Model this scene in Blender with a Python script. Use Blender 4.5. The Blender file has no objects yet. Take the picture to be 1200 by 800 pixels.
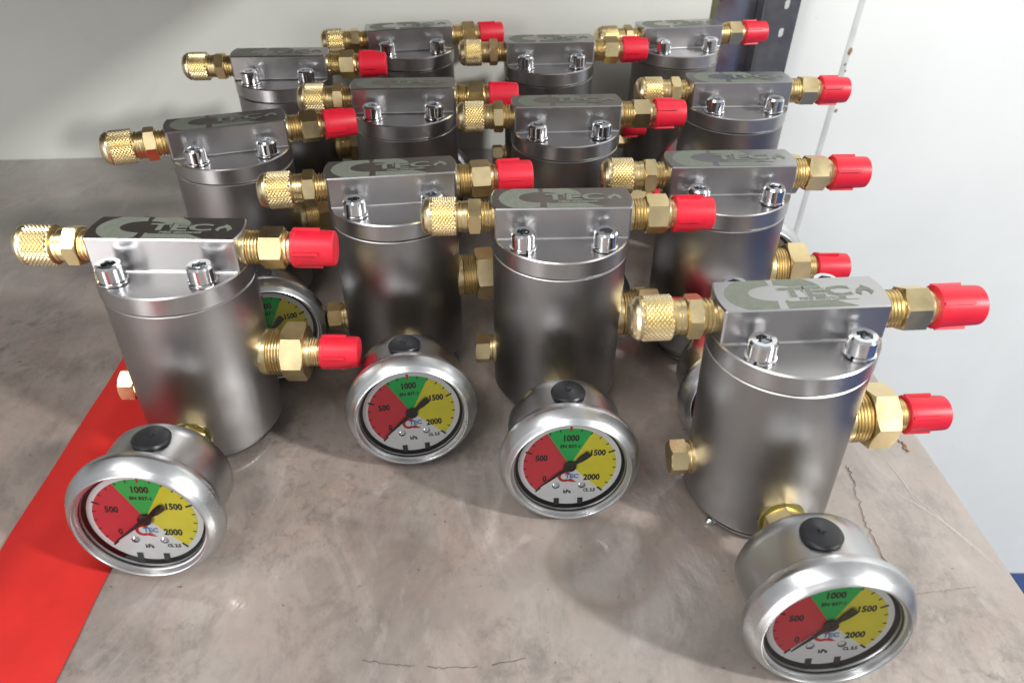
import bpy, bmesh, math, random
from mathutils import Matrix, Vector, noise

random.seed(7)
sc = bpy.context.scene
COL = sc.collection
R = math.radians

# ------------------------------------------------------------------ camera
cam_d = bpy.data.cameras.new("camera")
cam = bpy.data.objects.new("camera", cam_d)
COL.objects.link(cam)
sc.camera = cam
cam_d.sensor_width = 36.0
cam_d.lens = 850.0 / 1200.0 * 36.0
cam_d.clip_start = 0.01
cam_d.clip_end = 50.0
cam.location = (0.0, -0.43056, 0.31220)
cam.rotation_euler = (R(90.0 - 39.3933), 0.0, 0.0)
cam.rotation_euler = (cam.rotation_euler.to_matrix() @ Matrix.Rotation(R(0.2165), 3, 'Z')).to_euler()
cam_d.dof.use_dof = True
cam_d.dof.focus_distance = 0.40
cam_d.dof.aperture_fstop = 13.0

# ------------------------------------------------------------------ light of the room
w = bpy.data.worlds.new("World")
sc.world = w
w.use_nodes = True
bg = w.node_tree.nodes["Background"]
bg.inputs[0].default_value = (0.98, 0.985, 1.0, 1)
bg.inputs[1].default_value = 0.44


def area(name, loc, target, sx, sy, power, col):
    d = bpy.data.lights.new(name, 'AREA')
    d.shape = 'RECTANGLE'
    d.size = sx
    d.size_y = sy
    d.energy = power
    d.color = col
    o = bpy.data.objects.new(name, d)
    COL.objects.link(o)
    o.location = loc
    o.rotation_euler = (Vector(target) - Vector(loc)).to_track_quat('-Z', 'Y').to_euler()
    return o


area("window_light", (2.30, -1.30, 1.60), (0.05, 0.1, 0.0), 0.18, 0.22, 84.0, (1.0, 0.99, 0.96))
area("ceiling_tube", (-0.60, -0.75, 1.50), (0.0, -0.15, 0.0), 1.2, 0.30, 14.0, (1.0, 0.985, 0.96))
area("front_left_fill", (-1.05, -1.55, 0.55), (-0.02, 0.0, 0.05), 0.45, 1.1, 14.0, (1.0, 0.99, 0.975))  # lamp added at the left front, brightens dials and streaks the bodies

sc.view_settings.view_transform = 'Standard'
sc.view_settings.look = 'None'
sc.view_settings.exposure = 0.12
sc.view_settings.gamma = 1.0
sc.view_settings.use_curve_mapping = False

# ------------------------------------------------------------------ materials
MATS = {}


def new_mat(name):
    m = bpy.data.materials.new(name)
    m.use_nodes = True
    nt = m.node_tree
    b = nt.nodes["Principled BSDF"]
    MATS[name] = m
    return m, nt, b


def node(nt, t, **kw):
    n = nt.nodes.new(t)
    for k, v in kw.items():
        if k.startswith("i_"):
            key = k[2:]
            n.inputs[int(key) if key.isdigit() else key.replace("_", " ")].default_value = v
        else:
            setattr(n, k, v)
    return n


def ramp(nt, stops, fac):
    n = nt.nodes.new("ShaderNodeValToRGB")
    e = n.color_ramp.elements
    while len(e) < len(stops):
        e.new(0.5)
    for el, (p, c) in zip(e, stops):
        el.position = p
        el.color = c if len(c) == 4 else (*c, 1)
    nt.links.new(fac, n.inputs[0])
    return n


def coords(nt, scale=(1, 1, 1), rnd=False, src="Object"):
    tc = node(nt, "ShaderNodeTexCoord")
    mp = node(nt, "ShaderNodeMapping")
    mp.inputs["Scale"].default_value = scale
    nt.links.new(tc.outputs[src], mp.inputs["Vector"])
    if rnd:
        oi = node(nt, "ShaderNodeObjectInfo")
        ml = node(nt, "ShaderNodeVectorMath", operation='SCALE')
        ml.inputs[0].default_value = (3.1, 5.7, 9.3)
        nt.links.new(oi.outputs["Random"], ml.inputs["Scale"])
        nt.links.new(ml.outputs[0], mp.inputs["Location"])
    return mp.outputs[0]


def metal(name, col, rough, rvar=0.08, grain=(200, 200, 200), bump=0.02, aniso=0.0, tangent=None, cvar=0.12):
    m, nt, b = new_mat(name)
    b.inputs["Metallic"].default_value = 1.0
    v = coords(nt, grain, True)
    n1 = node(nt, "ShaderNodeTexNoise", i_Scale=1.0, i_Detail=4.0, i_Roughness=0.6)
    nt.links.new(v, n1.inputs["Vector"])
    v2 = coords(nt, (60, 60, 60), True)
    n2 = node(nt, "ShaderNodeTexNoise", i_Scale=1.0, i_Detail=5.0, i_Roughness=0.65)
    nt.links.new(v2, n2.inputs["Vector"])
    cr = ramp(nt, [(0.3, tuple(c * (1 - cvar) for c in col)), (0.7, tuple(min(1, c * (1 + cvar * 0.6)) for c in col))], n2.outputs[0])
    nt.links.new(cr.outputs[0], b.inputs["Base Color"])
    mr = node(nt, "ShaderNodeMapRange")
    mr.inputs["From Min"].default_value = 0.3
    mr.inputs["From Max"].default_value = 0.7
    mr.inputs["To Min"].default_value = max(0.03, rough - rvar)
    mr.inputs["To Max"].default_value = rough + rvar
    nt.links.new(n2.outputs[0], mr.inputs["Value"])
    nt.links.new(mr.outputs[0], b.inputs["Roughness"])
    if bump:
        bp = node(nt, "ShaderNodeBump")
        bp.inputs["Strength"].default_value = bump
        bp.inputs["Distance"].default_value = 0.0004
        nt.links.new(n1.outputs[0], bp.inputs["Height"])
        nt.links.new(bp.outputs[0], b.inputs["Normal"])
    if aniso:
        b.inputs["Anisotropic"].default_value = aniso
        t = node(nt, "ShaderNodeTangent", direction_type='RADIAL', axis=tangent)
        nt.links.new(t.outputs[0], b.inputs["Tangent"])
    return m


metal("steel_turned", (0.35, 0.343, 0.345), 0.36, 0.02, (6, 6, 2600), 0.0, 0.80, 'Z', 0.03)
metal("steel_lid", (0.43, 0.423, 0.425), 0.33, 0.02, (40, 40, 40), 0.0, cvar=0.03)
metal("steel_milled", (0.48, 0.474, 0.478), 0.31, 0.02, (40, 2000, 900), 0.004, cvar=0.03)
metal("steel_case", (0.52, 0.53, 0.53), 0.31, 0.03, (6, 2400, 6), 0.004, 0.5, 'Y', 0.04)
metal("steel_bezel", (0.55, 0.56, 0.57), 0.30, 0.04, (500, 500, 500), 0.006, cvar=0.04)
metal("chrome", (0.72, 0.73, 0.75), 0.14, 0.04, (300, 300, 300), 0.004)
metal("brass", (0.80, 0.655, 0.37), 0.31, 0.05, (1800, 30, 30), 0.012, cvar=0.14)
metal("brass_bright", (0.87, 0.745, 0.47), 0.30, 0.04, (300, 300, 300), 0.006, cvar=0.10)
metal("brass_olive", (0.44, 0.39, 0.15), 0.30, 0.06, (300, 300, 300), 0.01)
metal("post_steel", (0.20, 0.20, 0.21), 0.50, 0.06, (120, 120, 30), 0.01)
metal("sheet_steel", (0.40, 0.43, 0.52), 0.34, 0.08, (60, 60, 12), 0.01)


def plain(name, col, rough, spec=0.5, var=0.10, scale=60, bump=0.0, coat=0.0):
    m, nt, b = new_mat(name)
    v = coords(nt, (scale,) * 3, True)
    n = node(nt, "ShaderNodeTexNoise", i_Scale=1.0, i_Detail=5.0, i_Roughness=0.6)
    nt.links.new(v, n.inputs["Vector"])
    cr = ramp(nt, [(0.3, tuple(c * (1 - var) for c in col)), (0.7, tuple(min(1, c * (1 + var)) for c in col))], n.outputs[0])
    nt.links.new(cr.outputs[0], b.inputs["Base Color"])
    b.inputs["Roughness"].default_value = rough
    b.inputs["Specular IOR Level"].default_value = spec
    b.inputs["Coat Weight"].default_value = coat
    if bump:
        bp = node(nt, "ShaderNodeBump")
        bp.inputs["Strength"].default_value = bump
        bp.inputs["Distance"].default_value = 0.001
        nt.links.new(n.outputs[0], bp.inputs["Height"])
        nt.links.new(bp.outputs[0], b.inputs["Normal"])
    return m


m = plain("red_plastic", (0.60, 0.012, 0.032), 0.42, 0.5, 0.08, 90, 0.03)
m.node_tree.nodes["Principled BSDF"].inputs["Subsurface Weight"].default_value = 0.12
m.node_tree.nodes["Principled BSDF"].inputs["Subsurface Radius"].default_value = (0.003, 0.0006, 0.0006)
m.node_tree.nodes["Principled BSDF"].inputs["Subsurface Scale"].default_value = 1.0
plain("black_rubber", (0.012, 0.013, 0.016), 0.38, 0.5, 0.2, 200, 0.05)
plain("black_paint", (0.012, 0.012, 0.013), 0.35)
plain("dial_white", (0.87, 0.87, 0.88), 0.45, 0.4, 0.02)
plain("dial_red", (0.74, 0.05, 0.07), 0.5, 0.4, 0.05)
plain("dial_green", (0.012, 0.52, 0.11), 0.5, 0.4, 0.05)
plain("dial_yellow", (0.86, 0.75, 0.05), 0.5, 0.4, 0.05)
plain("print_black", (0.015, 0.015, 0.015), 0.5)
plain("print_red", (0.62, 0.02, 0.03), 0.5)
plain("print_blue", (0.06, 0.28, 0.62), 0.5)
plain("etched_mark", (0.165, 0.182, 0.150), 0.62, 0.3, 0.12, 500)
plain("red_fabric", (0.50, 0.020, 0.016), 0.62, 0.25, 0.08, 40, 0.05)
plain("dark_inner", (0.03, 0.032, 0.036), 0.35)
plain("blue_floor", (0.02, 0.05, 0.16), 0.5)
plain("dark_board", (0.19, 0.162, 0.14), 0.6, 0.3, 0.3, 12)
plain("crack_dark", (0.045, 0.03, 0.022), 0.8, 0.2, 0.4, 300)
plain("rust_spot", (0.30, 0.16, 0.08), 0.8, 0.2, 0.4, 300)
plain("olive_edge", (0.13, 0.12, 0.07), 0.6, 0.3, 0.2)
plain("seam_grey", (0.60, 0.61, 0.575), 0.6, 0.3, 0.1)

# glass of the gauges: clear sheet with a Fresnel reflection
m, nt, b = new_mat("gauge_glass")
nt.nodes.remove(b)
lw = node(nt, "ShaderNodeFresnel", i_IOR=1.45)
tr = node(nt, "ShaderNodeBsdfTransparent")
tr.inputs[0].default_value = (0.96, 0.97, 0.97, 1)
gl = node(nt, "ShaderNodeBsdfGlossy")
gl.inputs["Roughness"].default_value = 0.04
mx = node(nt, "ShaderNodeMixShader")
nt.links.new(lw.outputs[0], mx.inputs[0])
nt.links.new(tr.outputs[0], mx.inputs[1])
nt.links.new(gl.outputs[0], mx.inputs[2])
nt.links.new(mx.outputs[0], nt.nodes["Material Output"].inputs[0])

# film creases, their glints painted as a pale see-through tone
m, nt, b = new_mat("glint_crease")
b.inputs["Base Color"].default_value = (0.75, 0.74, 0.72, 1)
b.inputs["Roughness"].default_value = 0.25
b.inputs["Alpha"].default_value = 0.30

# table: stained board wrapped in clear film
m, nt, b = new_mat("table_film")
L = nt.links.new


def nz(scale, detail=5.0, rough=0.6, dist=0.0, vec=(1, 1, 1), off=(0, 0, 0)):
    tc = node(nt, "ShaderNodeTexCoord")
    mp = node(nt, "ShaderNodeMapping")
    mp.inputs["Scale"].default_value = vec
    mp.inputs["Location"].default_value = off
    L(tc.outputs["Object"], mp.inputs["Vector"])
    n = node(nt, "ShaderNodeTexNoise", i_Scale=scale, i_Detail=detail, i_Roughness=rough, i_Distortion=dist)
    L(mp.outputs[0], n.inputs["Vector"])
    return n.outputs[0]


def mixc(fac, a, bcol, mode='MIX'):
    n = node(nt, "ShaderNodeMix", data_type='RGBA', blend_type=mode)
    if isinstance(fac, float):
        n.inputs[0].default_value = fac
    else:
        L(fac, n.inputs[0])
    for s, v in ((6, a), (7, bcol)):
        if isinstance(v, tuple):
            n.inputs[s].default_value = (*v, 1)
        else:
            L(v, n.inputs[s])
    return n.outputs[2]


base = ramp(nt, [(0.30, (0.190, 0.158, 0.138)), (0.50, (0.285, 0.240, 0.213)), (0.70, (0.345, 0.297, 0.264))], nz(9.0, 7.0, 0.66, 0.5))
warm = ramp(nt, [(0.48, (0, 0, 0)), (0.70, (0.9, 0.9, 0.9))], nz(17.0, 6.0, 0.66, 0.6, off=(3, 1, 0)))
c1 = mixc(warm.outputs[0], base.outputs[0], (0.305, 0.220, 0.182))
smg = ramp(nt, [(0.51, (0, 0, 0)), (0.69, (0.8, 0.8, 0.8))], nz(19.0, 9.0, 0.76, 0.5, vec=(1.4, 0.9, 1), off=(7, 2, 0)))
c2 = mixc(smg.outputs[0], c1, (0.125, 0.106, 0.096))
grey = ramp(nt, [(0.46, (0, 0, 0)), (0.70, (0.7, 0.7, 0.7))], nz(5.0, 6.0, 0.6, 0.6, off=(1, 9, 0)))
c3 = mixc(grey.outputs[0], c2, (0.235, 0.218, 0.204))
cld = ramp(nt, [(0.50, (0, 0, 0)), (0.70, (0.6, 0.6, 0.6))], nz(10.5, 8.0, 0.72, 0.3, vec=(1.2, 0.9, 1), off=(11, 4, 0)))
c3 = mixc(cld.outputs[0], c3, (0.140, 0.120, 0.110))
wisp = ramp(nt, [(0.54, (0, 0, 0)), (0.76, (0.6, 0.6, 0.6))], nz(9.0, 9.0, 0.68, 1.2, vec=(2.0, 0.9, 1), off=(2, 5, 0)))
c4 = mixc(wisp.outputs[0], c3, (0.47, 0.42, 0.385))


def ring_mark(cx_, cy_, r_, wd):
    tc = node(nt, "ShaderNodeTexCoord")
    d = node(nt, "ShaderNodeVectorMath", operation='DISTANCE')
    d.inputs[1].default_value = (cx_, cy_, 0.0)
    L(tc.outputs["Object"], d.inputs[0])
    wob = node(nt, "ShaderNodeMath", operation='MULTIPLY_ADD')
    L(nz(30.0, 4.0, 0.6), wob.inputs[0])
    wob.inputs[1].default_value = 0.010
    L(d.outputs["Value"], wob.inputs[2])
    n = ramp(nt, [(0.0, (0.0,) * 3), (0.5 - wd, (0.04,) * 3), (0.5, (0.6,) * 3), (0.5 + wd * 0.6, (0.0,) * 3)], wob.outputs[0])
    mp = node(nt, "ShaderNodeMath", operation='MULTIPLY')
    mp.inputs[1].default_value = 0.5 / (r_ + 0.005)
    L(wob.outputs[0], mp.inputs[0])
    L(mp.outputs[0], n.inputs[0])
    return n.outputs[0]


c4 = mixc(ring_mark(0.046, -0.222, 0.026, 0.10), c4, (0.215, 0.170, 0.145))
dmask = ramp(nt, [(0.47, (0, 0, 0)), (0.66, (1, 1, 1))], nz(9.0, 5.0, 0.6, 0.4, off=(5, 8, 0)))
dirt = ramp(nt, [(0.49, (0, 0, 0)), (0.66, (0.85, 0.85, 0.85))], nz(110.0, 9.0, 0.78, 0.3))
dm = node(nt, "ShaderNodeMath", operation='MULTIPLY')
L(dmask.outputs[0], dm.inputs[0])
L(dirt.outputs[0], dm.inputs[1])
c4b = mixc(dm.outputs[0], c4, (0.085, 0.072, 0.064))
spk = ramp(nt, [(0.665, (0, 0, 0)), (0.73, (0.85, 0.85, 0.85))], nz(210.0, 4.0, 0.65, 0.2))
c5 = mixc(spk.outputs[0], c4b, (0.07, 0.05, 0.04))
L(c5, b.inputs["Base Color"])
rr = node(nt, "ShaderNodeMapRange")
rr.inputs["From Min"].default_value = 0.35
rr.inputs["From Max"].default_value = 0.65
rr.inputs["To Min"].default_value = 0.30
rr.inputs["To Max"].default_value = 0.52
L(nz(11.0, 5.0, 0.6, 0.7, off=(4, 4, 0)), rr.inputs["Value"])
L(rr.outputs[0], b.inputs["Roughness"])
b.inputs["Coat Weight"].default_value = 1.0
b.inputs["Coat Roughness"].default_value = 0.13
b1 = node(nt, "ShaderNodeBump")
b1.inputs["Strength"].default_value = 0.35
b1.inputs["Distance"].default_value = 0.004
L(nz(14.0, 5.0, 0.55, 0.4, vec=(1.5, 0.9, 1)), b1.inputs["Height"])
b2 = node(nt, "ShaderNodeBump")
b2.inputs["Strength"].default_value = 0.22
b2.inputs["Distance"].default_value = 0.0008
L(nz(120.0, 6.0, 0.65, 0.5), b2.inputs["Height"])
L(b1.outputs[0], b2.inputs["Normal"])
L(b2.outputs[0], b.inputs["Normal"])
L(b1.outputs[0], b.inputs["Coat Normal"])


def wall_mat(name, col, stain, rough):
    global nt, L
    m, nt, b = new_mat(name)
    L = nt.links.new
    base = ramp(nt, [(0.3, tuple(c * 0.93 for c in col)), (0.7, col)], nz(5.0, 5.0, 0.6, 0.5))
    st = ramp(nt, [(0.58, (0, 0, 0)), (0.80, (0.55, 0.55, 0.55))], nz(9.0, 7.0, 0.65, 1.0, off=(3, 3, 3)))
    sp = ramp(nt, [(0.74, (0, 0, 0)), (0.80, (0.6, 0.6, 0.6))], nz(55.0, 3.0, 0.6, 0.3))
    c = mixc(st.outputs[0], base.outputs[0], stain)
    c = mixc(sp.outputs[0], c, tuple(s * 0.6 for s in stain))
    L(c, b.inputs["Base Color"])
    b.inputs["Roughness"].default_value = rough
    bp = node(nt, "ShaderNodeBump")
    bp.inputs["Strength"].default_value = 0.10
    bp.inputs["Distance"].default_value = 0.001
    L(nz(40.0, 5.0, 0.6), bp.inputs["Height"])
    L(bp.outputs[0], b.inputs["Normal"])
    return m


wall_mat("wall_grey", (0.60, 0.61, 0.57), (0.50, 0.505, 0.47), 0.55)
wall_mat("panel_white", (0.83, 0.85, 0.82), (0.76, 0.775, 0.74), 0.45)

# ------------------------------------------------------------------ mesh helpers
U = 0.037                      # radius unit of a canister, metres


def mesh(name, verts, faces, mat, smooth=True, angle=35):
    me = bpy.data.meshes.new(name)
    me.from_pydata([tuple(v) for v in verts], [], faces)
    bm = bmesh.new()
    bm.from_mesh(me)
    bmesh.ops.remove_doubles(bm, verts=bm.verts, dist=1e-7)
    bmesh.ops.recalc_face_normals(bm, faces=bm.faces)
    bm.to_mesh(me)
    bm.free()
    me.materials.append(MATS[mat])
    if smooth:
        me.shade_smooth()
        me.set_sharp_from_angle(angle=R(angle))
    return me


def obj(name, me, parent=None, loc=(0, 0, 0)):
    o = bpy.data.objects.new(name, me)
    COL.objects.link(o)
    o.parent = parent
    o.location = loc
    return o


AX = {'x': lambda t, r, a: (t, r * math.cos(a), r * math.sin(a)),
      'z': lambda t, r, a: (r * math.cos(a), r * math.sin(a), t),
      'y': lambda t, r, a: (r * math.cos(a), t, r * math.sin(a))}


def lathe_vf(prof, axis, seg=48, s=U, rfun=None):
    """prof: (t, r) pairs in canister units, swept round an axis; r == 0 closes the end."""
    vs, fs, rows = [], [], []
    for (t, r) in prof:
        if r == 0:
            vs.append(AX[axis](t * s, 0, 0))
            rows.append([len(vs) - 1])
        else:
            row = []
            for k in range(seg):
                a = 2 * math.pi * k / seg
                vs.append(AX[axis](t * s, r * s, a))
                row.append(len(vs) - 1)
            rows.append(row)
    for A, B in zip(rows, rows[1:]):
        if len(A) == 1 and len(B) == 1:
            continue
        for k in range(seg):
            k2 = (k + 1) % seg
            if len(A) == 1:
                fs.append((A[0], B[k], B[k2]))
            elif len(B) == 1:
                fs.append((A[k], B[0], A[k2]))
            else:
                fs.append((A[k], B[k], B[k2], A[k2]))
    return vs, fs


def lathe(name, prof, axis, mat, seg=48, angle=35):
    v, f = lathe_vf(prof, axis, seg)
    return mesh(name, v, f, mat, angle=angle)


def join(*vfs):
    vs, fs = [], []
    for v, f in vfs:
        o = len(vs)
        vs += v
        fs += [tuple(i + o for i in q) for q in f]
    return vs, fs


def hexr(a, ri):
    d = (a + math.pi / 6) % (math.pi / 3) - math.pi / 6
    return ri / math.cos(d)


def hex_vf(t0, t1, rc, axis, bore=0.0):
    """hexagonal nut with turned 30 degree corners, rc = radius over the corners."""
    ri = rc * math.cos(math.pi / 6)
    re = ri * 1.02
    n = 36
    rows = []
    vs = []
    k30 = 0.45
    for (t, kind) in ((t0, 'c'), (t0, 'e'), (t0, 'h'), (t1, 'h'), (t1, 'e'), (t1, 'c')):
        row = []
        for k in range(n):
            a = 2 * math.pi * k / n
            h = hexr(a, ri)
            if kind == 'c':
                r, tt = max(bore, 0.02), t
            elif kind == 'e':
                r, tt = min(h, re), t
            else:
                r = h
                d = max(0.004, (h - re) * k30 + 0.004)
                tt = t + (d if t == t0 else -d)
            vs.append(AX[axis](tt * U, r * U, a))
            row.append(len(vs) - 1)
        rows.append(row)
    fs = []
    for A, B in zip(rows, rows[1:]):
        for k in range(n):
            k2 = (k + 1) % n
            fs.append((A[k], B[k], B[k2], A[k2]))
    return vs, fs


def thread(t0, t1, r, n, d=0.018):
    """zigzag profile of a screw thread"""
    out = [(t0, r - d)]
    p = (t1 - t0) / n
    for i in range(n):
        out += [(t0 + p * (i + 0.25), r), (t0 + p * (i + 0.45), r), (t0 + p * (i + 0.8), r - d), (t0 + p * (i + 0.98), r - d)]
    return out


def box_vf(x0, x1, y0, y1, z0, z1):
    v = [(x, y, z) for x in (x0, x1) for y in (y0, y1) for z in (z0, z1)]
    return v, [(0, 1, 3, 2), (4, 6, 7, 5), (0, 4, 5, 1), (2, 3, 7, 6), (0, 2, 6, 4), (1, 5, 7, 3)]


def bevel_mesh(me, width, seg=2, angle=30):
    bm = bmesh.new()
    bm.from_mesh(me)
    es = [e for e in bm.edges if len(e.link_faces) == 2 and e.calc_face_angle(0) > R(angle)]
    bmesh.ops.bevel(bm, geom=es, offset=width, segments=seg, profile=0.6, affect='EDGES', clamp_overlap=True)
    bm.to_mesh(me)
    bm.free()
    me.shade_smooth()
    me.set_sharp_from_angle(angle=R(40))
    return me


def text_vf(s, size, x, y, sx=1.0, bold=0.0, align='CENTER', rot=0.0):
    """flat lettering as (u, v) triangles from the built-in font"""
    cu = bpy.data.curves.new("lettering", 'FONT')
    cu.body = s
    cu.size = size
    cu.align_x = align
    cu.align_y = 'CENTER'
    cu.offset = bold
    cu.resolution_u = 2
    o = bpy.data.objects.new("lettering", cu)
    me = bpy.data.meshes.new_from_object(o)
    c, sn = math.cos(rot), math.sin(rot)
    vs = []
    for v in me.vertices:
        px, py = v.co.x * sx, v.co.y
        vs.append((x + px * c - py * sn, y + px * sn + py * c))
    fs = [tuple(p.vertices) for p in me.polygons]
    bpy.data.objects.remove(o)
    bpy.data.curves.remove(cu)
    bpy.data.meshes.remove(me)
    return vs, fs


def sector_vf(r0, r1, a0, a1, n=40):
    vs, fs = [], []
    for k in range(n + 1):
        a = R(a0 + (a1 - a0) * k / n)
        vs += [(r0 * math.cos(a), r0 * math.sin(a)), (r1 * math.cos(a), r1 * math.sin(a))]
    for k in range(n):
        fs.append((2 * k, 2 * k + 1, 2 * k + 3, 2 * k + 2))
    return vs, fs


def flat_mesh(name, vf, mat, to3):
    me = bpy.data.meshes.new(name)
    me.from_pydata([to3(u, v) for u, v in vf[0]], [], vf[1])
    me.materials.append(MATS[mat])
    return me


# ------------------------------------------------------------------ the setting
def structure(o):
    o["kind"] = "structure"
    return o


def quad_prism(name, pts, z0, z1, mat, bev=0.0):
    n = len(pts)
    v = [(x, y, z0) for x, y in pts] + [(x, y, z1) for x, y in pts]
    f = [tuple(range(n))[::-1], tuple(range(n, 2 * n))] + [(i, (i + 1) % n, n + (i + 1) % n, n + i) for i in range(n)]
    me = mesh(name, v, f, mat, smooth=False)
    if bev:
        bevel_mesh(me, bev)
    return me


WY = lambda x: 0.2565 + 0.064 * x          # line of the back board
EX = lambda y: 0.2279 - 0.0754 * y         # right edge of the table
table = structure(obj("table_top", quad_prism("table_top", [(-0.95, -0.72), (EX(-0.72), -0.72), (EX(WY(0.208)), WY(0.208)), (-0.95, WY(-0.95))], -0.036, 0.0, "table_film", 0.0025)))
table["label"] = "stained beige board wrapped in clear film under the canisters"

floor = structure(obj("floor", quad_prism("floor", [(-3, -3), (3, -3), (3, 0.31), (-3, 0.31)], -0.88, -0.813, "blue_floor")))

# grey board behind the table, unseen dark board added above to darken lid reflections
structure(obj("back_wall", quad_prism("back_wall", [(-1.1, WY(-1.1) + 0.0005), (0.179, WY(0.179) + 0.0005), (0.179, WY(0.179) + 0.02), (-1.1, WY(-1.1) + 0.02)], -0.20, 0.158, "wall_grey")))
structure(obj("upper_shade_board", quad_prism("upper_shade_board", [(-1.1, WY(-1.1) + 0.004), (0.168, WY(0.168) + 0.004), (0.168, WY(0.168) + 0.024), (-1.1, WY(-1.1) + 0.024)], 0.159, 0.60, "dark_board")))  # its brown stands in for shelf shade high on the wall
structure(obj("white_wall", quad_prism("white_wall", [(0.16, 0.302), (2.2, 0.302), (2.2, 0.33), (0.16, 0.33)], -0.813, 1.4, "panel_white")))


def thing(o, label, cat, group=None):
    o["label"] = label
    o["category"] = cat
    if group:
        o["group"] = group
    return o


# shelf above the left of the table; its shade falls on the board
sh = bpy.data.objects.new("wall_shelf", None)
COL.objects.link(sh)
sh.location = (-0.55, 0.12, 0.285)
thing(sh, "dark wooden shelf above the left of the table", "shelf")
obj("shelf_board", bevel_mesh(mesh("shelf_board", *box_vf(-0.55, 0.555, -0.24, 0.092, 0, 0.022), "dark_board", smooth=False), 0.002), sh)
for bx in (-0.3, 0.3):
    obj("bracket", mesh("bracket", *join(box_vf(bx - 0.012, bx + 0.012, 0.085, 0.0975, -0.10, -0.0005), box_vf(bx - 0.011, bx + 0.011, -0.10, 0.0845, -0.014, -0.0006)), "post_steel", smooth=False), sh)

# seam strip and nails of the white wall
obj("seam", bevel_mesh(mesh("seam", *box_vf(0.3262, 0.3322, 0.3016, 0.3030, -0.813, 1.3), "seam_grey", smooth=False), 0.0006), bpy.data.objects["white_wall"])
for (x, z, r) in ((0.3312, 0.081, 0.0026), (0.3300, 0.0685, 0.0009), (0.3345, 0.0215, 0.0015), (0.3322, 0.062, 0.0008)):
    me = mesh("nail_hole", [(x + r * (0.7 + 0.3 * math.sin(3 * k)) * math.cos(k * 0.7), 0.3012, z + r * 1.5 * math.sin(k * 0.7)) for k in range(9)] + [(x, 0.3005, z)],
              [(k, (k + 1) % 9, 9) for k in range(9)], "rust_spot")
    obj("nail_hole", me, bpy.data.objects["white_wall"])

# steel sheet and slotted post at the back right corner
ss = obj("steel_sheet", bevel_mesh(mesh("steel_sheet", *box_vf(0.1890, 0.2350, 0.2925, 0.2945, -0.30, 0.40), "sheet_steel", smooth=False), 0.0004))
thing(ss, "bluish steel sheet between the grey board and the slotted post", "metal sheet")
eb = obj("edge_strip", bevel_mesh(mesh("edge_strip", *box_vf(0.1835, 0.1888, 0.2850, 0.2920, -0.25, 0.40), "olive_edge", smooth=False), 0.0005))
thing(eb, "thin olive edging strip at the right end of the grey board", "edging strip")


def slotted(name, w, z0, z1, th, holes, parent, loc):
    cu = bpy.data.curves.new(name, 'CURVE')
    cu.dimensions = '2D'
    cu.fill_mode = 'BOTH'
    cu.extrude = th / 2
    rings = [[(0, z0), (w, z0), (w, z1), (0, z1)]]
    for (hx, hz, hw, hh) in holes:
        ring = []
        for k in range(20):
            a = 2 * math.pi * k / 20
            yy = (hh / 2 - hw / 2) * (1 if math.sin(a) > 0 else -1)
            ring.append((hx + hw / 2 * math.cos(a), hz + yy + hw / 2 * math.sin(a)))
        rings.append(ring)
    for rg in rings:
        sp = cu.splines.new('POLY')
        sp.points.add(len(rg) - 1)
        for p, (x, y) in zip(sp.points, rg):
            p.co = (x, y, 0, 1)
        sp.use_cyclic_u = True
    o = bpy.data.objects.new(name, cu)
    me = bpy.data.meshes.new_from_object(o)
    bpy.data.objects.remove(o)
    me.transform(Matrix.Rotation(R(90), 4, 'X'))
    me.materials.clear()
    me.materials.append(MATS["post_steel"])
    return obj(name, me, parent, loc)


post = bpy.data.objects.new("slotted_post", None)
COL.objects.link(post)
post.location = (0.2295, 0.272, -0.25)
thing(post, "dark slotted angle post at the back right corner of the table", "post")
zs = [0.25 + 0.107 + 0.0245 * k for k in range(0, 6)]
slotted("front_flange", 0.0305, 0.0, 0.62, 0.0022, [(0.0190, z, 0.0050, 0.0085) for i, z in enumerate(zs)], post, (0, 0, 0))
obj("side_flange", mesh("side_flange", *box_vf(-0.0022, -0.0002, -0.0010, 0.0190, 0.0, 0.62), "post_steel", smooth=False), post)

# red strip on the table
rows, nn = [], 40
vs, fs = [], []
for k in range(nn + 1):
    y = -0.715 + (0.01 + 0.715) * k / nn
    zz = 0.0007 + 0.00025 * math.sin(k * 0.9) + 0.0002 * math.sin(k * 2.3)
    for x in (-0.2552 + 0.0003 * math.sin(k * 1.7), -0.236, -0.216, -0.1958 + 0.0003 * math.sin(k * 2.1)):
        vs.append((x, y, zz + 0.0001 * math.sin(x * 200 + k)))
for k in range(nn):
    for j in range(3):
        a = k * 4 + j
        fs.append((a, a + 1, a + 5, a + 4))
me = mesh("red_strip", vs, fs, "red_fabric")
bm = bmesh.new()
bm.from_mesh(me)
bmesh.ops.solidify(bm, geom=bm.faces[:], thickness=-0.0004)
bm.to_mesh(me)
bm.free()
thing(obj("red_strip", me), "flat bright red fabric strip lying on the table at the left", "strip")


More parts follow.
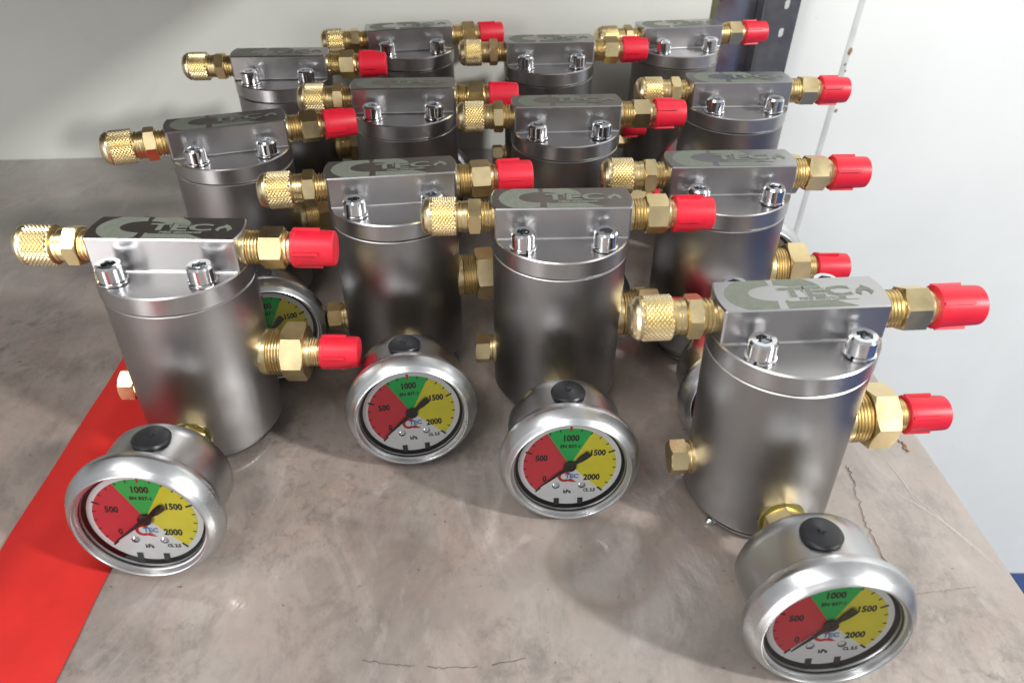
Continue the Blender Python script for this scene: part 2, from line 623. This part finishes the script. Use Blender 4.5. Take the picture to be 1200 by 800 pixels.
def crack(pts, wid, mat, name="crack", jag=0.0012, n=26):
    rnd = random.Random(len(pts) * 7 + int(pts[0][0] * 1e4))
    P = []
    for (a, b_) in zip(pts, pts[1:]):
        for k in range(n):
            t = k / n
            P.append((a[0] + (b_[0] - a[0]) * t + rnd.uniform(-jag, jag), a[1] + (b_[1] - a[1]) * t + rnd.uniform(-jag, jag)))
    vs, fs = [], []
    for i, (x, y) in enumerate(P):
        j = min(i + 1, len(P) - 1)
        dx, dy = P[j][0] - P[max(i - 1, 0)][0], P[j][1] - P[max(i - 1, 0)][1]
        l = math.hypot(dx, dy) or 1
        ww = wid * rnd.uniform(0.25, 1.0)
        vs += [(x - dy / l * ww, y + dx / l * ww, 0.0004), (x, y, 0.0006), (x + dy / l * ww, y - dx / l * ww, 0.0004)]
    for i in range(len(P) - 1):
        a = 3 * i
        fs += [(a, a + 3, a + 4, a + 1), (a + 1, a + 4, a + 5, a + 2)]
    obj(name, mesh(name, vs, fs, mat), table)


crack([(0.1884, -0.1600), (0.1886, -0.1670), (0.1851, -0.1913), (0.1845, -0.2047), (0.1860, -0.2285)], 0.00022, "crack_dark", n=11, jag=0.0010)
crack([(-0.066, -0.2725), (-0.050, -0.2745), (-0.041, -0.2755)], 0.00013, "crack_dark", n=8, jag=0.0005)
crack([(-0.036, -0.2755), (-0.0293, -0.2760), (-0.012, -0.2755)], 0.00013, "crack_dark", n=8, jag=0.0005)
crack([(-0.008, -0.2745), (0.0081, -0.2709)], 0.00012, "crack_dark", n=10, jag=0.0004)
crack([(0.186, -0.2400), (0.226, -0.2350)], 0.00008, "rust_spot", n=16, jag=0.0002)
crack([(0.2262, -0.1400), (0.2268, -0.1459), (0.2278, -0.1500)], 0.0010, "rust_spot", n=8, jag=0.0010)




def crease(pts, wid, hgt):
    n_ = 18
    (x0, y0), (x1, y1), (x2, y2) = pts
    P = [((1 - t) ** 2 * x0 + 2 * t * (1 - t) * x1 + t * t * x2, (1 - t) ** 2 * y0 + 2 * t * (1 - t) * y1 + t * t * y2) for t in [k / n_ for k in range(n_ + 1)]]
    vs, fs = [], []
    for i, (x, y) in enumerate(P):
        a_, c_ = P[max(0, i - 1)], P[min(n_, i + 1)]
        dx, dy = c_[0] - a_[0], c_[1] - a_[1]
        l = math.hypot(dx, dy) or 1
        e = math.sin(math.pi * i / n_) ** 0.7
        for q in (-1, -0.5, 0, 0.5, 1):
            ww = wid * e * q
            vs.append((x - dy / l * ww, y + dx / l * ww, 0.00015 + hgt * e * (1 - q * q)))
    for i in range(n_):
        for j in range(4):
            a_ = 5 * i + j
            fs.append((a_, a_ + 5, a_ + 6, a_ + 1))
    obj("glint_crease", mesh("glint_crease", vs, fs, "glint_crease", angle=80), table)


for pts_, w_, h_ in (
        (((0.205, -0.176), (0.226, -0.192), (0.2400, -0.224)), 0.0007, 0.0004),
        (((0.214, -0.172), (0.226, -0.200), (0.2405, -0.226)), 0.0005, 0.0003),
        (((0.2105, -0.152), (0.216, -0.167), (0.2165, -0.187)), 0.0005, 0.0003)):
    crease(pts_, w_, h_)

bead = lathe("bead", [(0.0, 0.0), (0.001, 0.075), (0.03, 0.092), (0.07, 0.075), (0.095, 0.04), (0.10, 0.0)], 'z', "chrome", 24, 60)
bd = obj("metal_bead", bead, None, (0.1039, -0.1982, 0.0003))
bd.scale = (1.0, 0.65, 0.9)
thing(bd, "small shiny bead on the table left of the front right canister", "bead")

# ------------------------------------------------------------------ one canister
RB = 1.0
RC = 0.985                    # radius of the body
HW = 0.324
ZT, ZB, ZG = 3.505, 3.032, 2.771
ZBOT = 0.275
ZF, ZL, ZP, ZGA, GD = 3.234, 1.503, 0.865, 0.831, 2.573
GT = -R(6)                    # the gauge looks up a little

root = bpy.data.objects.new("pressure_canister", None)
COL.objects.link(root)
root.empty_display_size = 0.02

# body and base ring
obj("body", lathe("body", [(ZBOT, 0), (ZBOT, 0.94), (ZBOT + 0.045, RC), (ZBOT + 0.4, RC), (1.0, RC), (1.8, RC), (ZG - 0.040, RC), (ZG - 0.008, RC - 0.034), (ZG - 0.008, 0.5)], 'z', "steel_turned", 128, 20), root)
obj("base_ring", lathe("base_ring", [(0.045, 0), (0.045, 0.80), (0.055, 0.825), (0.10, 0.83), (0.105, 0.81), (0.13, 0.81), (0.135, 0.83), (0.185, 0.83), (0.19, 0.81), (0.215, 0.81), (0.22, 0.83), (0.255, 0.83), (0.26, 0.81), (ZBOT - 0.004, 0.81)], 'z', "steel_turned", 96), root)

# lid: round flange with the milled block on it
fl = lathe_vf([(ZG, 0.5), (ZG, RB - 0.012), (ZG + 0.012, RB), (ZB - 0.018, RB), (ZB, RB - 0.018), (ZB, 0)], 'z', 128)
lid = obj("lid", mesh("lid", *fl, "steel_lid", angle=20), root)
cx = math.sqrt(RB * RB - HW * HW)
a0 = math.asin(HW / RB)
pts = []
for k in range(15):
    a = -a0 + 2 * a0 * k / 14
    pts.append((RB * math.cos(a) * U, RB * math.sin(a) * U))
for k in range(15):
    a = math.pi - a0 + 2 * a0 * k / 14
    pts.append((RB * math.cos(a) * U, RB * math.sin(a) * U))
blk = quad_prism("lid_block", pts, (ZB - 0.01) * U, ZT * U, "steel_milled")
bevel_mesh(blk, 0.018 * U, 1, 25)
blk.set_sharp_from_angle(angle=R(18))
block = obj("lid_block", blk, root)
for s in (-1, 1):                     # small fillet where block meets flange
    vs, fs = [], []
    rf = 0.035
    for x in (-cx + 0.02, cx - 0.02):
        for k in range(6):
            a = k / 5 * math.pi / 2
            vs.append((x * U, s * (HW + rf - rf * math.cos(a) - 0.001) * U, (ZB + rf - rf * math.sin(a) + 0.0005) * U))
    for k in range(5):
        fs.append((k, k + 1, 7 + k, 6 + k))
    obj("fillet", mesh("fillet", vs, fs, "steel_milled"), block)

# etched mark on the block's top: split ring, R leg, letters and flame
CXM = -0.285                           # centre of the ring


def ell(n, a0_, a1_, gap=0.0):
    vs_, fs_ = [], []
    for k in range(n + 1):
        a = R(a0_ + (a1_ - a0_) * k / n)
        for (rx, ry, cy_) in ((0.315, 0.165, 0.02), (0.60, 0.40, 0.0)):
            vs_.append((CXM + rx * math.cos(a), max(-0.302, min(0.302, cy_ + ry * math.sin(a)))))
    for k in range(n):
        fs_.append((2 * k, 2 * k + 1, 2 * k + 3, 2 * k + 2))
    return vs_, fs_


ring = join(ell(60, 94, 266), ell(40, 0, 86))
leg = ([(CXM + 0.06, -0.302), (CXM + 0.06, -0.150), (CXM + 0.36, -0.100), (CXM + 0.56, -0.13), (CXM + 0.86, -0.302)], [(0, 1, 2, 3, 4)])
top3 = lambda h: (lambda u, v: (u * U, v * U, ZT * U + h))
obj("etched_ring", flat_mesh("etched_ring", ring, "etched_mark", top3(0.00005)), block)
obj("etched_leg", flat_mesh("etched_leg", leg, "etched_mark", top3(0.00007)), block)
tec = text_vf("TEC", 0.265, 0.185, 0.012, 1.72, 0.008)
tec_o = text_vf("TEC", 0.265, 0.185, 0.012, 1.72, 0.018)
sml = text_vf("FIRE SERVICES", 0.070, 0.22, -0.128, 1.25, 0.004)
bar = ([(-0.19, -0.165), (0.63, -0.165), (0.63, -0.092), (-0.19, -0.092)], [(0, 1, 2, 3)])
obj("letter_outline", flat_mesh("letter_outline", tec_o, "steel_milled", top3(0.00010)), block)
obj("letter_bar", flat_mesh("letter_bar", bar, "steel_milled", top3(0.00012)), block)
obj("letters", flat_mesh("letters", join(tec, sml), "etched_mark", top3(0.00016)), block)
flame = ([(0.635, -0.035), (0.665, 0.04), (0.735, 0.085), (0.745, 0.125), (0.82, 0.06), (0.855, -0.02), (0.80, -0.085), (0.795, -0.03), (0.755, 0.02), (0.705, -0.02), (0.69, -0.085)],
         [(0, 1, 9, 10), (1, 2, 8, 9), (2, 3, 4, 8), (4, 5, 7, 8), (5, 6, 7)])
obj("flame_mark", flat_mesh("flame_mark", flame, "etched_mark", top3(0.00016)), block)

# four socket head bolts on split washers
br, bh = 0.166, 0.215
zs0 = 0.055
rows_ = []
n = 36
vs = []
for (r, z, hx) in ((br, zs0, 0), (br, zs0 + bh - 0.03, 0), (br - 0.022, zs0 + bh, 0), (0.085, zs0 + bh, 1), (0.082, zs0 + bh - 0.012, 1), (0.080, zs0 + bh - 0.13, 1)):
    row = []
    for k in range(n):
        a = 2 * math.pi * k / n
        rr_ = hexr(a, r) if hx else r
        vs.append((rr_ * math.cos(a) * U, rr_ * math.sin(a) * U, z * U))
        row.append(len(vs) - 1)
    rows_.append(row)
fs = []
for A, B in zip(rows_, rows_[1:]):
    for k in range(n):
        k2 = (k + 1) % n
        fs.append((A[k], B[k], B[k2], A[k2]))
vs.append((0, 0, (zs0 + bh - 0.16) * U))
for k in range(n):
    fs.append((rows_[-1][k], len(vs) - 1, rows_[-1][(k + 1) % n]))
vs.append((0, 0, zs0 * U))
for k in range(n):
    fs.append((rows_[0][k], rows_[0][(k + 1) % n], len(vs) - 1))
bolt_me = mesh("bolt", vs, fs, "chrome")
# split washer
vs, fs = [], []
nw = 40
for k in range(nw + 1):
    a = R(5) + R(350) * k / nw
    lift = 0.010 * k / nw
    for (r, z) in ((0.09, 0.002), (0.176, 0.002), (0.185, 0.012), (0.185, 0.040), (0.176, 0.046), (0.09, 0.046)):
        vs.append((r * math.cos(a) * U, r * math.sin(a) * U, (z + lift) * U))
for k in range(nw):
    for j in range(6):
        j2 = (j + 1) % 6
        fs.append((6 * k + j, 6 * k + j2, 6 * k + 6 + j2, 6 * k + 6 + j))
fs += [(0, 1, 2, 3, 4, 5), tuple(6 * nw + j for j in range(6))[::-1]]
wash_me = mesh("split_washer", vs, fs, "chrome")
for (sx_, sy_) in ((-1, -1), (1, -1), (-1, 1), (1, 1)):
    bo = obj("bolt", bolt_me, root, (0.565 * sx_ * U, 0.59 * sy_ * U, ZB * U))
    obj("split_washer", wash_me, bo)

# upper left valve: thread, hexagon, collar, knurled cap
va = obj("brass_valve", mesh("brass_valve", *lathe_vf([(-0.90, 0)] + [(-t, r) for t, r in thread(0.90, 1.10, 0.215, 4, 0.026)] + [(-1.10, 0.17), (-1.255, 0.17), (-1.26, 0.205), (-1.28, 0.222), (-1.33, 0.222), (-1.335, 0.212), (-1.36, 0.212), (-1.365, 0.222), (-1.40, 0.222), (-1.42, 0.20), (-1.45, 0.20), (-1.45, 0)], 'x', 40), "brass"), root, (-0.057 * U, 0, ZF * U))
obj("hexagon", mesh("hexagon", *hex_vf(-1.262, -1.085, 0.280, 'x', 0.05), "brass", angle=20), va)
NK, MK = 52, 14
kv, kf = [], []
for j in range(MK + 1):
    t = -1.432 - 0.355 * j / MK
    for i in range(NK):
        hi = (i + j) % 2 == 0 and 0 < j < MK
        a = 2 * math.pi * i / NK
        kv.append(AX['x'](t * U, (0.282 if hi else 0.255) * U, a))
for j in range(MK):
    for i in range(NK):
        i2 = (i + 1) % NK
        a, b_, c, d = j * NK + i, j * NK + i2, (j + 1) * NK + i2, (j + 1) * NK + i
        if (i + j) % 2 == 0:          # a and c are high: split along b-d
            kf += [(a, b_, d), (b_, c, d)]
        else:
            kf += [(a, b_, c), (a, c, d)]
kc1 = lathe_vf([(-1.432, 0.12), (-1.432, 0.255)], 'x', NK)
kc2 = lathe_vf([(-1.787, 0.255), (-1.80, 0.267), (-1.83, 0.265), (-1.87, 0.245), (-1.905, 0.212), (-1.93, 0.165), (-1.932, 0)], 'x', NK)
me = mesh("knurled_cap", *join((kv, kf), kc1, kc2), "brass_bright", angle=16)
obj("knurled_cap", me, va)


def red_cap(name, x0, x1, r):
    lt = lathe_vf([(x0, 0.10), (x0, r * 1.00), (x0 + 0.01, r * 1.04), (x0 + 0.05, r * 1.04), (x0 + 0.06, r), (x1 - 0.05, r * 0.945), (x1 - 0.02, r * 0.925), (x1 - 0.004, r * 0.86), (x1, r * 0.78), (x1 - 0.006, r * 0.6), (x1 - 0.006, 0)], 'x', 48)
    parts = [lt]
    for k in range(4):
        a = math.pi / 4 + k * math.pi / 2
        v, f = box_vf((x0 + 0.02) * U, (x0 + 0.66 * (x1 - x0)) * U, (r * 0.90) * U, (r * 1.10) * U, -0.020 * U, 0.020 * U)
        c, s = math.cos(a), math.sin(a)
        parts.append(([(x, y * c - z * s, y * s + z * c) for x, y, z in v], f))
    return mesh(name, *join(*parts), "red_plastic", angle=30)


# upper right port
po = obj("brass_port", mesh("brass_port", *lathe_vf([(0.90, 0), (0.90, 0.235), (0.985, 0.235), (0.99, 0.225)] + thread(0.995, 1.17, 0.228, 4, 0.028) + [(1.17, 0.19), (1.47, 0.19), (1.475, 0.205), (1.50, 0.215), (1.52, 0.215), (1.535, 0.20), (1.57, 0.20), (1.62, 0.2), (1.62, 0)], 'x', 40), "brass"), root, (0.032 * U, 0, ZF * U))
obj("hexagon", mesh("hexagon", *hex_vf(1.175, 1.475, 0.285, 'x', 0.05), "brass", angle=20), po)
obj("red_cap", red_cap("red_cap", 1.580, 2.143, 0.252), po)

# lower right port, bigger
pl = obj("lower_brass_port", mesh("lower_brass_port", *lathe_vf([(0.76, 0), (0.76, 0.345), (0.93, 0.345), (0.96, 0.34)] + thread(0.975, 1.19, 0.345, 5, 0.032) + [(1.19, 0.25), (1.50, 0.25), (1.505, 0.225), (1.53, 0.215)] + thread(1.55, 1.70, 0.215, 4, 0.012) + [(1.71, 0.19), (1.75, 0.19), (1.75, 0)], 'x', 48), "brass"), root, (0.06 * U, 0, ZL * U))
obj("hexagon", mesh("hexagon", *hex_vf(1.185, 1.51, 0.440, 'x', 0.05), "brass", angle=20), pl)
obj("red_cap", red_cap("red_cap", 1.715, 2.266, 0.246), pl)

# lower left plug
pp = obj("brass_plug", mesh("brass_plug", *lathe_vf([(-0.80, 0), (-0.80, 0.235), (-1.005, 0.235), (-1.01, 0.20), (-1.02, 0.195), (-1.025, 0.212), (-1.05, 0.212), (-1.055, 0.15), (-1.10, 0.15), (-1.10, 0)], 'x', 40), "brass"), root, (0, 0, ZP * U))
obj("hexagon", mesh("hexagon", *hex_vf(-1.285, -1.052, 0.248, 'x', 0.0), "brass", angle=20), pp)

# gauge connection
GLOC = (0, -GD * U, ZGA * U)
gc = obj("gauge_connector", mesh("gauge_connector", *lathe_vf([(0.90, 0), (0.90, 0.17), (1.24, 0.17), (1.25, 0.19), (1.75, 0.19), (1.75, 0)], 'y', 40), "brass"), root, GLOC)
gc.rotation_euler.x = GT
obj("sealing_ring", lathe("sealing_ring", [(1.63, 0.15), (1.63, 0.295), (1.605, 0.308), (1.57, 0.305), (1.555, 0.28), (1.555, 0.15)], 'y', "brass_olive", 40), gc)
obj("hexagon", mesh("hexagon", *hex_vf(1.25, 1.55, 0.28, 'y', 0.05), "brass", angle=20), gc)

# pressure gauge: case with bezel, dial, print, pointer, glass and rubber plug
CR = 0.81
ga = obj("pressure_gauge", lathe("pressure_gauge", [(0.935, 0), (0.935, 0.60), (0.93, CR - 0.08), (0.91, CR - 0.03), (0.865, CR), (0.70, CR), (0.45, CR), (0.10, CR), (0.09, CR - 0.03)], 'y', "steel_case", 96), root, GLOC)
ga.rotation_euler.x = GT
obj("bezel", lathe("bezel", [(0.17, CR + 0.003), (0.165, 0.89), (0.155, 0.925), (0.13, 0.948), (0.10, 0.955), (0.03, 0.955), (0.01, 0.950), (-0.11, 0.880), (-0.125, 0.868), (-0.155, 0.833), (-0.175, 0.818), (-0.182, 0.806), (-0.178, 0.795), (-0.165, 0.788), (-0.14, 0.784), (-0.105, 0.778), (-0.10, 0.760), (-0.085, 0.754)], 'y', "steel_bezel", 96, 26), ga)
obj("inner_wall", lathe("inner_wall", [(-0.10, 0.777), (-0.05, 0.770), (0.02, 0.765), (0.06, 0.76), (0.07, 0.0)], 'y', "dark_inner", 96), ga)
obj("inner_ring", lathe("inner_ring", [(-0.060, 0.762), (-0.064, 0.748), (-0.054, 0.738), (-0.042, 0.738)], 'y', "steel_bezel", 96), ga)
YD = 0.0
DS = 1.035                     # dial print scale
dial3 = lambda h: (lambda u, v: (u * DS * U, YD * U - h, v * DS * U))
obj("dial", lathe("dial", [(YD + 0.01, 0.692), (YD, 0.698), (YD - 0.0005, 0.694), (YD - 0.001, 0)], 'y', "dial_white", 96), ga)
RS = 0.605
obj("red_sector", flat_mesh("red_sector", sector_vf(0.0001, RS, 225, 119.5), "dial_red", dial3(0.0001)), ga)
obj("green_sector", flat_mesh("green_sector", sector_vf(0.0001, RS, 119.5, 63), "dial_green", dial3(0.0001)), ga)
obj("yellow_sector", flat_mesh("yellow_sector", sector_vf(0.0001, RS, 63, -45), "dial_yellow", dial3(0.0001)), ga)
obj("dial_field", flat_mesh("dial_field", sector_vf(0.0001, 0.20, 223, 317), "dial_white", dial3(0.00012)), ga)


def tick(a, r0, r1, wd):
    a = R(a)
    c, s = math.cos(a), math.sin(a)
    return [(r0 * c - wd * s, r0 * s + wd * c), (r0 * c + wd * s, r0 * s - wd * c), (r1 * c + wd * s, r1 * s - wd * c), (r1 * c - wd * s, r1 * s + wd * c)], [(0, 1, 2, 3)]


tk = [tick(225 - 13.5 * k, 0.535 if k % 5 == 0 else 0.563, RS + (0.02 if k % 5 == 0 else 0.0), 0.013 if k % 5 == 0 else 0.008) for k in range(21) if k != 10]
kx = 0.80
txt = [text_vf("0", 0.13, -0.325, -0.225, kx, 0.006), text_vf("500", 0.13, -0.37, 0.125, kx, 0.006), text_vf("1000", 0.135, 0.0, 0.445, kx, 0.006),
       text_vf("1500", 0.13, 0.355, 0.20, kx, 0.006), text_vf("2000", 0.135, 0.295, -0.21, kx, 0.006), text_vf("EN 837-1", 0.072, 0.0, 0.315, 0.95, 0.003),
       text_vf("kPa", 0.085, -0.02, -0.452, 0.85, 0.003), text_vf("CL 2.5", 0.07, 0.275, -0.432, 0.85, 0.003)]
obj("dial_print", flat_mesh("dial_print", join(*tk, *txt), "print_black", dial3(0.00018)), ga)
obj("red_mark", flat_mesh("red_mark", tick(90, 0.55, 0.64, 0.014), "print_red", dial3(0.0002)), ga)
v, f = sector_vf(0.052, 0.09, 30, 310, 30)
lg = ([(u - 0.06, vv - 0.19) for u, vv in v], f)
obj("dial_emblem", flat_mesh("dial_emblem", join(lg, ([(-0.06, -0.265), (0.02, -0.225), (0.10, -0.285), (0.05, -0.285)], [(0, 1, 2, 3)])), "print_red", dial3(0.00018)), ga)
obj("dial_lettering", flat_mesh("dial_lettering", text_vf("TEC", 0.095, 0.035, -0.185, 1.0, 0.004), "print_blue", dial3(0.00024)), ga)
for sx_ in (-1, 1):
    scw = obj("dial_screw", lathe("dial_screw", [(0.0, 0.05), (-0.012, 0.05), (-0.022, 0.035), (-0.024, 0.018), (-0.010, 0.014), (-0.010, 0)], 'y', "chrome", 24), ga, (0.178 * sx_ * U, YD * U, -0.357 * U))
    obj("dial_notch", mesh("dial_notch", *box_vf((0.165 * sx_ - 0.036) * U, (0.165 * sx_ + 0.036) * U, (YD - 0.010) * U, (YD - 0.002) * U, -0.70 * U, -0.585 * U), "dark_inner", smooth=False), ga)
# pointer, resting at zero
pa = R(223)
c, s = math.cos(pa), math.sin(pa)
prof = [(0.56, 0.004), (0.50, 0.010), (0.12, 0.024), (0.0, 0.03), (-0.12, 0.03), (-0.20, 0.048), (-0.30, 0.052), (-0.335, 0.045)]
vs = []
for (t, hw_) in prof:
    for sgn in (1, -1):
        for yy in (YD - 0.030, YD - 0.038):
            vs.append(((t * c - sgn * hw_ * s) * U, yy * U, (t * s + sgn * hw_ * c) * U))
fs = []
for k in range(len(prof) - 1):
    a, b_ = 4 * k, 4 * k + 4
    fs += [(a, a + 1, b_ + 1, b_), (a + 2, b_ + 2, b_ + 3, a + 3), (a, b_, b_ + 2, a + 2), (a + 1, a + 3, b_ + 3, b_ + 1)]
fs += [(0, 2, 3, 1), (len(vs) - 4, len(vs) - 3, len(vs) - 1, len(vs) - 2)]
hub = lathe_vf([(YD - 0.002, 0.03), (YD - 0.029, 0.03), (YD - 0.029, 0.088), (YD - 0.042, 0.085), (YD - 0.046, 0.07), (YD - 0.046, 0.015), (YD - 0.056, 0.013), (YD - 0.058, 0)], 'y', 32)
nd = obj("needle", mesh("needle", *join((vs, fs), hub), "black_paint"), ga)
obj("glass", lathe("glass", [(-0.098, 0), (-0.098, 0.40), (-0.098, 0.776)], 'y', "gauge_glass", 64), ga)
# rubber filling plug on top of the case
pg = lathe_vf([(CR - 0.05, 0.16), (CR + 0.005, 0.215), (CR + 0.02, 0.232), (CR + 0.045, 0.235), (CR + 0.06, 0.225), (CR + 0.072, 0.19), (CR + 0.075, 0.06), (CR + 0.078, 0.045), (CR + 0.10, 0.04), (CR + 0.105, 0.02), (CR + 0.10, 0)], 'z', 40)
pg = ([(x, y, z - 0.4 * (x * x) / U) for x, y, z in pg[0]], pg[1])
obj("rubber_plug", mesh("rubber_plug", *pg, "black_rubber"), ga, (0.0, 0.53 * U, -0.005 * U))

# ------------------------------------------------------------------ thirteen of them, each where it stands
UNITS = [
    (-0.17076, -0.13257, 0.00001, 0.99940, -0.02568, 0.02312, 0.02416, 0.99766, 0.06399, -0.02471, -0.06339, 0.99768),
    (0.02594, -0.09621, -0.00000, 0.99946, -0.03265, -0.00267, 0.03273, 0.99872, 0.03857, 0.00141, -0.03863, 0.99925),
    (0.12910, -0.18064, 0.00001, 0.99908, -0.02466, -0.03523, 0.02629, 0.99857, 0.04660, 0.03403, -0.04748, 0.99829),
    (-0.06899, -0.06075, 0.00000, 0.98742, -0.15805, 0.00515, 0.15768, 0.98650, 0.04422, -0.01207, -0.04285, 0.99901),
    (0.12622, -0.04810, -0.00000, 0.99980, -0.01250, -0.01538, 0.01307, 0.99921, 0.03747, 0.01490, -0.03766, 0.99918),
    (-0.18185, 0.00308, 0.00000, 0.93575, -0.35248, 0.01161, 0.35164, 0.93501, 0.04581, -0.02700, -0.03878, 0.99888),
    (-0.07712, 0.06960, -0.00000, 0.99735, -0.07267, 0.00403, 0.07243, 0.99648, 0.04216, -0.00708, -0.04176, 0.99910),
    (0.03593, 0.03852, -0.00000, 0.99819, -0.06007, -0.00214, 0.06011, 0.99732, 0.04160, -0.00037, -0.04165, 0.99913),
    (0.16086, 0.08307, -0.00000, 0.99902, -0.04420, 0.00082, 0.04414, 0.99833, 0.03729, -0.00246, -0.03721, 0.99930),
    (-0.18068, 0.13541, 0.00000, 0.99508, -0.09858, 0.00993, 0.09803, 0.99413, 0.04588, -0.01440, -0.04468, 0.99890),
    (-0.08780, 0.20469, -0.00000, 0.97736, -0.21158, -0.00212, 0.21147, 0.97639, 0.04402, -0.00724, -0.04347, 0.99903),
    (0.02988, 0.17179, 0.00000, 0.99760, -0.06900, -0.00486, 0.06915, 0.99656, 0.04565, 0.00169, -0.04588, 0.99895),
    (0.14077, 0.21280, -0.00000, 0.98146, -0.19164, 0.00441, 0.19126, 0.98055, 0.04400, -0.01276, -0.04234, 0.99902)
]
LABELS = [
    "steel canister standing on the red strip at the front left",
    "steel canister at the centre of the front row, a gauge in front of it",
    "largest steel canister at the front right, nearest the white wall and the table edge",
    "steel canister in the second row between the red strip one and the front centre one",
    "steel canister in the second row directly behind the front right one",
    "steel canister set at an angle at the far left behind the red strip one",
    "left one of the two steel canisters in the middle of the third row",
    "right one of the two steel canisters in the middle of the third row",
    "steel canister at the right end of the third row, against the white wall",
    "steel canister at the left end of the back row against the grey board",
    "steel canister in the back row, second from the left",
    "steel canister in the back row, third from the left",
    "steel canister at the right end of the back row beside the slotted post",
]


def children(o, table_):
    return table_.get(o.name, [])


KIDS = {}
for o in bpy.data.objects:
    if o.parent:
        KIDS.setdefault(o.parent.name, []).append(o)


def copy_tree(o, parent=None):
    c_ = o.copy()
    COL.objects.link(c_)
    c_.parent = parent
    made = [c_]
    for ch in KIDS.get(o.name, []):
        made += copy_tree(ch, c_)
    return made


trees = []
src = [root]
stack = [root]
while stack:
    q = stack.pop()
    for ch in KIDS.get(q.name, []):
        src.append(ch)
        stack.append(ch)
for i in range(len(UNITS)):
    trees.append(src if i == 0 else copy_tree(root))
rnd = random.Random(11)
for i, (row, tree) in enumerate(zip(UNITS, trees)):
    px, py, pz = row[:3]
    M = Matrix((row[3:6], row[6:9], row[9:12])).to_4x4()
    low = 9
    for k in range(48):
        a = 2 * math.pi * k / 48
        low = min(low, (M @ Vector((0.825 * math.cos(a) * U, 0.825 * math.sin(a) * U, 0.045 * U))).z)
        g_ = Matrix.Rotation(GT, 3, 'X') @ Vector((0.957 * math.cos(a) * U, 0, 0.957 * math.sin(a) * U)) + Vector(GLOC)
        low = min(low, (M @ g_).z)
    print("unit", i + 1, "lift", round(-low * 1000, 2), "mm")
    M.translation = Vector((px, py, -low + (0.0012 if i == 0 else 0.0001)))
    tree[0].matrix_world = M
    tree[0]["label"] = LABELS[i]
    tree[0]["category"] = "canister"
    tree[0]["group"] = "steel canisters with gauges on the table"
    for o in tree[1:]:
        nm = o.name.split(".")[0]
        if nm in ("brass_valve", "brass_port", "lower_brass_port", "brass_plug"):
            o.rotation_euler.x = rnd.uniform(0, R(60)) if nm != "brass_plug" else rnd.uniform(R(18), R(42)) * (i > 0)
        elif nm == "needle":
            o.rotation_euler.y = R(rnd.uniform(-2.0, 2.0))
        elif nm == "bolt":
            o.rotation_euler.z = rnd.uniform(0, R(360))
        elif nm == "pressure_gauge":
            o.rotation_euler.y = R(rnd.uniform(-4, 4)) if i > 2 else R((3, 0, -3)[i])
